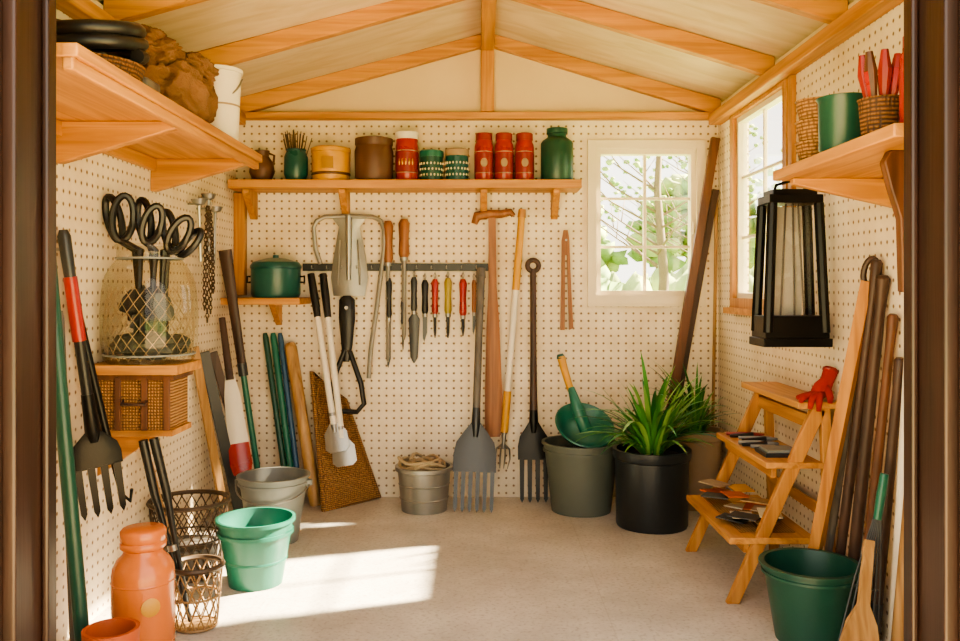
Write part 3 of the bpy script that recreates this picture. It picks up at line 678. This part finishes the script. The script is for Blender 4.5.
b.box((cx-w1*.7,cy-.002,zb+.10),(cx+w1*.45,cy+.002,zt-.06),glassL)
i=b.mi(glassW)
for s in (-1,1):
    q=[b.v((cx-w0*.9,cy+s*d0*.88,zb+.1)),b.v((cx+w0*.9,cy+s*d0*.88,zb+.1)),b.v((cx+w1*.9,cy+s*d1*.88,zt-.05)),b.v((cx-w1*.9,cy+s*d1*.88,zt-.05))]; b.f(q,i)
b.tube([(cx-.06,cy,zt-.01),(cx-.05,cy,zt+.02),(cx,cy,zt+.035),(cx+.05,cy,zt+.02),(cx+.06,cy,zt-.01)],.006,blackM,8)
b.tube([(XR,cy,zt+.05),(cx+.03,cy,zt+.05),(cx,cy,zt+.04)],.007,blackM,8); b.box((XR-.008,cy-.02,zt-.01),(XR,cy+.02,zt+.09),blackM); b.done()

# ------------------------------------------------------------------ right wall leaning tools
b,L=tool('ash_pole_with_loop',(1.125,2.965,.0),(1.255,2.72,1.21),(-.8,-.6,0)); b.box((-.02,-.012,0),(.02,.012,L-.06),pineZ)
b.tube([(.022*math.cos(a),0,L-.03+.045*math.sin(a)) for a in [k*math.pi/8 for k in range(16)]],.010,darkZ,8,closed=True); b.done()
def darkpole(foot,top,r=.017,m=darkZ):
    b,L=tool('old_tool_handle',foot,top,(-1,0,0)); b.tube([(0,0,0),(0,0,L*.4),(0,0,L*.9),(0,0,L-.01),(0,0,L)],[r*.9,r,r*.85,r*1.1,r*.7],m); b.tube([(0,0,.04),(0,0,.14)],r*1.1,dsteel); b.done()
darkpole((1.215,2.93,.0),(1.262,2.70,1.22)); darkpole((1.235,2.86,.0),(1.262,2.66,1.17),.02); darkpole((1.20,3.0,0),(1.262,2.79,1.06),.014,greyW)
darkpole((1.245,2.79,.0),(1.264,2.60,1.05),.016,midZ); darkpole((1.25,2.70,0),(1.266,2.56,.92),.017,darkZ)
stick('white_handled_hoe',(1.25,2.58,.0),(1.268,2.50,1.0),.016,white)
stick('pine_broom_handle',(1.22,2.50,0),(1.266,2.44,.88),.018,paleZ)
# wire leaf rake + paddle in front
b,L=tool('wire_leaf_rake',(1.10,2.50,.02),(1.19,2.52,.52),(-.3,-1,0)); b.tube([(0,0,L*.85),(0,0,L),(0,0,L+.06)],[.012,.014,.012],greenP)
for k in range(7):
    s=(k-3)/3; b.tube([(s*.008,0,L*.88),(s*.035,0,L*.5),(s*.052,-.01,.06),(s*.055,-.03,.0)],.003,dsteel,6)
b.tube([(-.036,0,L*.45),(.036,0,L*.45)],.003,dsteel,6); b.done()
b,L=tool('wooden_spatula',(1.055,2.38,.005),(1.13,2.46,.40),(0,-1,0))
b.prism([(-.03,0),(.03,0),(.052,.05),(.056,.12),(.042,.18),(.016,.23),(.013,L),(-.013,L),(-.016,.23),(-.042,.18),(-.056,.12),(-.052,.05)],0,.014,paleZ)
b.tube([(0,-.001,.12),(0,-.004,.12)],.012,darkZ,12); b.done()
bucket('green_bucket',1.065,2.74,.148,.108,.245,greenD,.012,False)

# right shelf goods
ZR=1.50
b=Obj('stacked_wicker_baskets')
for k in range(3): b.lathe([(0,.0),(.05,0),(.060,.055),(.064,.06),(.055,.062),(0,.062)],wick,(1.0,2.52,ZR+.062*k),30)
b.done()
b=Obj('green_enamel_mug'); c=V((.995,2.33,ZR)); b.lathe([(0,0),(.058,0),(.062,.01),(.064,.14),(.070,.15),(.064,.152),(.058,.142),(.054,.015),(0,.015)],greenD,c,36)
b.tube([c+V((.055,-.03,.12)),c+V((.085,-.05,.115)),c+V((.095,-.055,.08)),c+V((.085,-.05,.045)),c+V((.055,-.03,.035))],.009,greenD,8)
b.done()
b=Obj('basket_of_red_tools'); c=V((1.0,2.12,ZR)); b.lathe([(0,0),(.045,0),(.052,.09),(.056,.1),(.046,.1),(.04,.01),(0,.01)],wickD,c,30)
for k in range(18):
    a=k*.9; b.tube([c+V((.015*math.cos(a),.015*math.sin(a),.02)),c+V((.03*math.cos(a),.03*math.sin(a),.11)),c+V((.038*math.cos(a),.038*math.sin(a),.165)),c+V((.043*math.cos(a),.04*math.sin(a),.19+.012*(k%3)))],[.004,.011,.017,.009],(red,paperR,red,midZ)[k%4],8)
b.done()
b=Obj('red_thermos_flask'); b.lathe([(0,0),(.035,0),(.035,.17),(.028,.185),(.028,.22),(0,.225)],red,(1.02,1.99,ZR),30); b.done()

# ------------------------------------------------------------------ outdoors
grass=plain('grass','#86a05c',.9,scale=3,var=.2,bump=.3); paving=plain('paving','#cdb692',.8,scale=2,var=.08)
foli=plain('foliage','#88a55e',.8,scale=3,var=.3); foli2=plain('foliage_light','#adbd78',.8,scale=3,var=.3); bark=plain('bark','#77654f',.9)  # outdoor haze is put into these pale foliage and bark colours
b=Obj('lawn',origin=False); b.box((-40,-40,-.30),(40,60,-.12),grass); b.done()
b=Obj('paved_path',origin=False); b.box((-4,-6,-.12),(4,1.70,-.06),paving); b.done()
b=Obj('shed_base',origin=False); b.box((XL-.08,1.70,-.12),(XR+.08,4.68,-.10),paving); b.done()
rn=random.Random(11)
def tree(x,y,h,leafy):
    b=Obj('garden_tree',sharp=180); b.tube([(x,y,-.12),(x+.1,y,h*.3),(x,y,h*.6),(x+.1,y,h)],[.09,.07,.05,.02],bark)
    for k in range(30):
        z=h*rn.uniform(.3,.95); a=rn.uniform(0,6.28); l=(1.15-z/h)*h*.5
        p=V((x,y,z)); q=p+V((math.cos(a)*l*.5,math.sin(a)*l*.5,l*.25)); e=q+V((math.cos(a+.4)*l*.5,math.sin(a+.4)*l*.5,l*.35)); b.tube([p,q,e],[.02,.012,.005],bark,6)
        b.tube([q,q+V((math.cos(a-.8)*l*.4,math.sin(a-.8)*l*.4,l*.3))],[.01,.004],bark,6)
        for j in range(9):
            rr=h*.075 if leafy else .055
            b.blob(e+V((rn.uniform(-.4,.4),rn.uniform(-.4,.4),rn.uniform(-.3,.3))),(rr,rr,rr*.7),foli2 if (k+j)%2 else foli,.9,2.5,8,k*7+j,zmin=0)
    b.done()
tree(2.5,12,4.2,False); tree(4.6,17.5,5,False); tree(6.5,12.4,4.5,False); tree(1.8,20,3.0,True); tree(5.4,21,3.6,True); tree(8.5,20,4,True)
b=Obj('hedge',sharp=180)
for k in range(34): b.blob((-3+k*.55,15+rn.uniform(-.3,.3),rn.uniform(.2,.5)),(.7,.6,rn.uniform(.6,1.0)),foli if k%2 else foli2,.7,4,24,k,zmin=-.12,ridge=.4)
b.done()

# ------------------------------------------------------------------ light, sky, camera
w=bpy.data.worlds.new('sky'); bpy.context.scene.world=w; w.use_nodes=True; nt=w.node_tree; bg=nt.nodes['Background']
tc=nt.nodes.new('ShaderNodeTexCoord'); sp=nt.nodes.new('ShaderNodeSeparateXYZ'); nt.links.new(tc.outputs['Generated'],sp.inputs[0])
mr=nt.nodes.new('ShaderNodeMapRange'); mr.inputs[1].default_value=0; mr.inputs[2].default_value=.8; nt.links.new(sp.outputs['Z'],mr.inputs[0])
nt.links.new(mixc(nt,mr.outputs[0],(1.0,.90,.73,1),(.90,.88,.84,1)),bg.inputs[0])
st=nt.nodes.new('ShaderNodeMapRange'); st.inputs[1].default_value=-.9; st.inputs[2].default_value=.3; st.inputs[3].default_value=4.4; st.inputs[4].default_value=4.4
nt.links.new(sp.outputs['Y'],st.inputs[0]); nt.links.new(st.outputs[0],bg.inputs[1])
L=bpy.data.lights.new('sun','SUN'); L.energy=120; L.color=(1,.81,.54); L.angle=math.radians(1.6)
o=bpy.data.objects.new('sun',L); o.rotation_euler=V((-1.36,-.46,-1.0)).to_track_quat('-Z','Y').to_euler(); bpy.context.scene.collection.objects.link(o)
cam=bpy.data.cameras.new('camera'); cam.sensor_width=36; cam.lens=F/960*36; cam.shift_y=-32.5/960; cam.clip_start=.05
co=bpy.data.objects.new('camera',cam); co.location=(0,0,H); co.rotation_euler=(math.radians(90),0,0); bpy.context.scene.collection.objects.link(co)
sc=bpy.context.scene; sc.camera=co; sc.view_settings.view_transform='AgX'; sc.view_settings.look='AgX - Medium High Contrast'; sc.view_settings.exposure=-.15
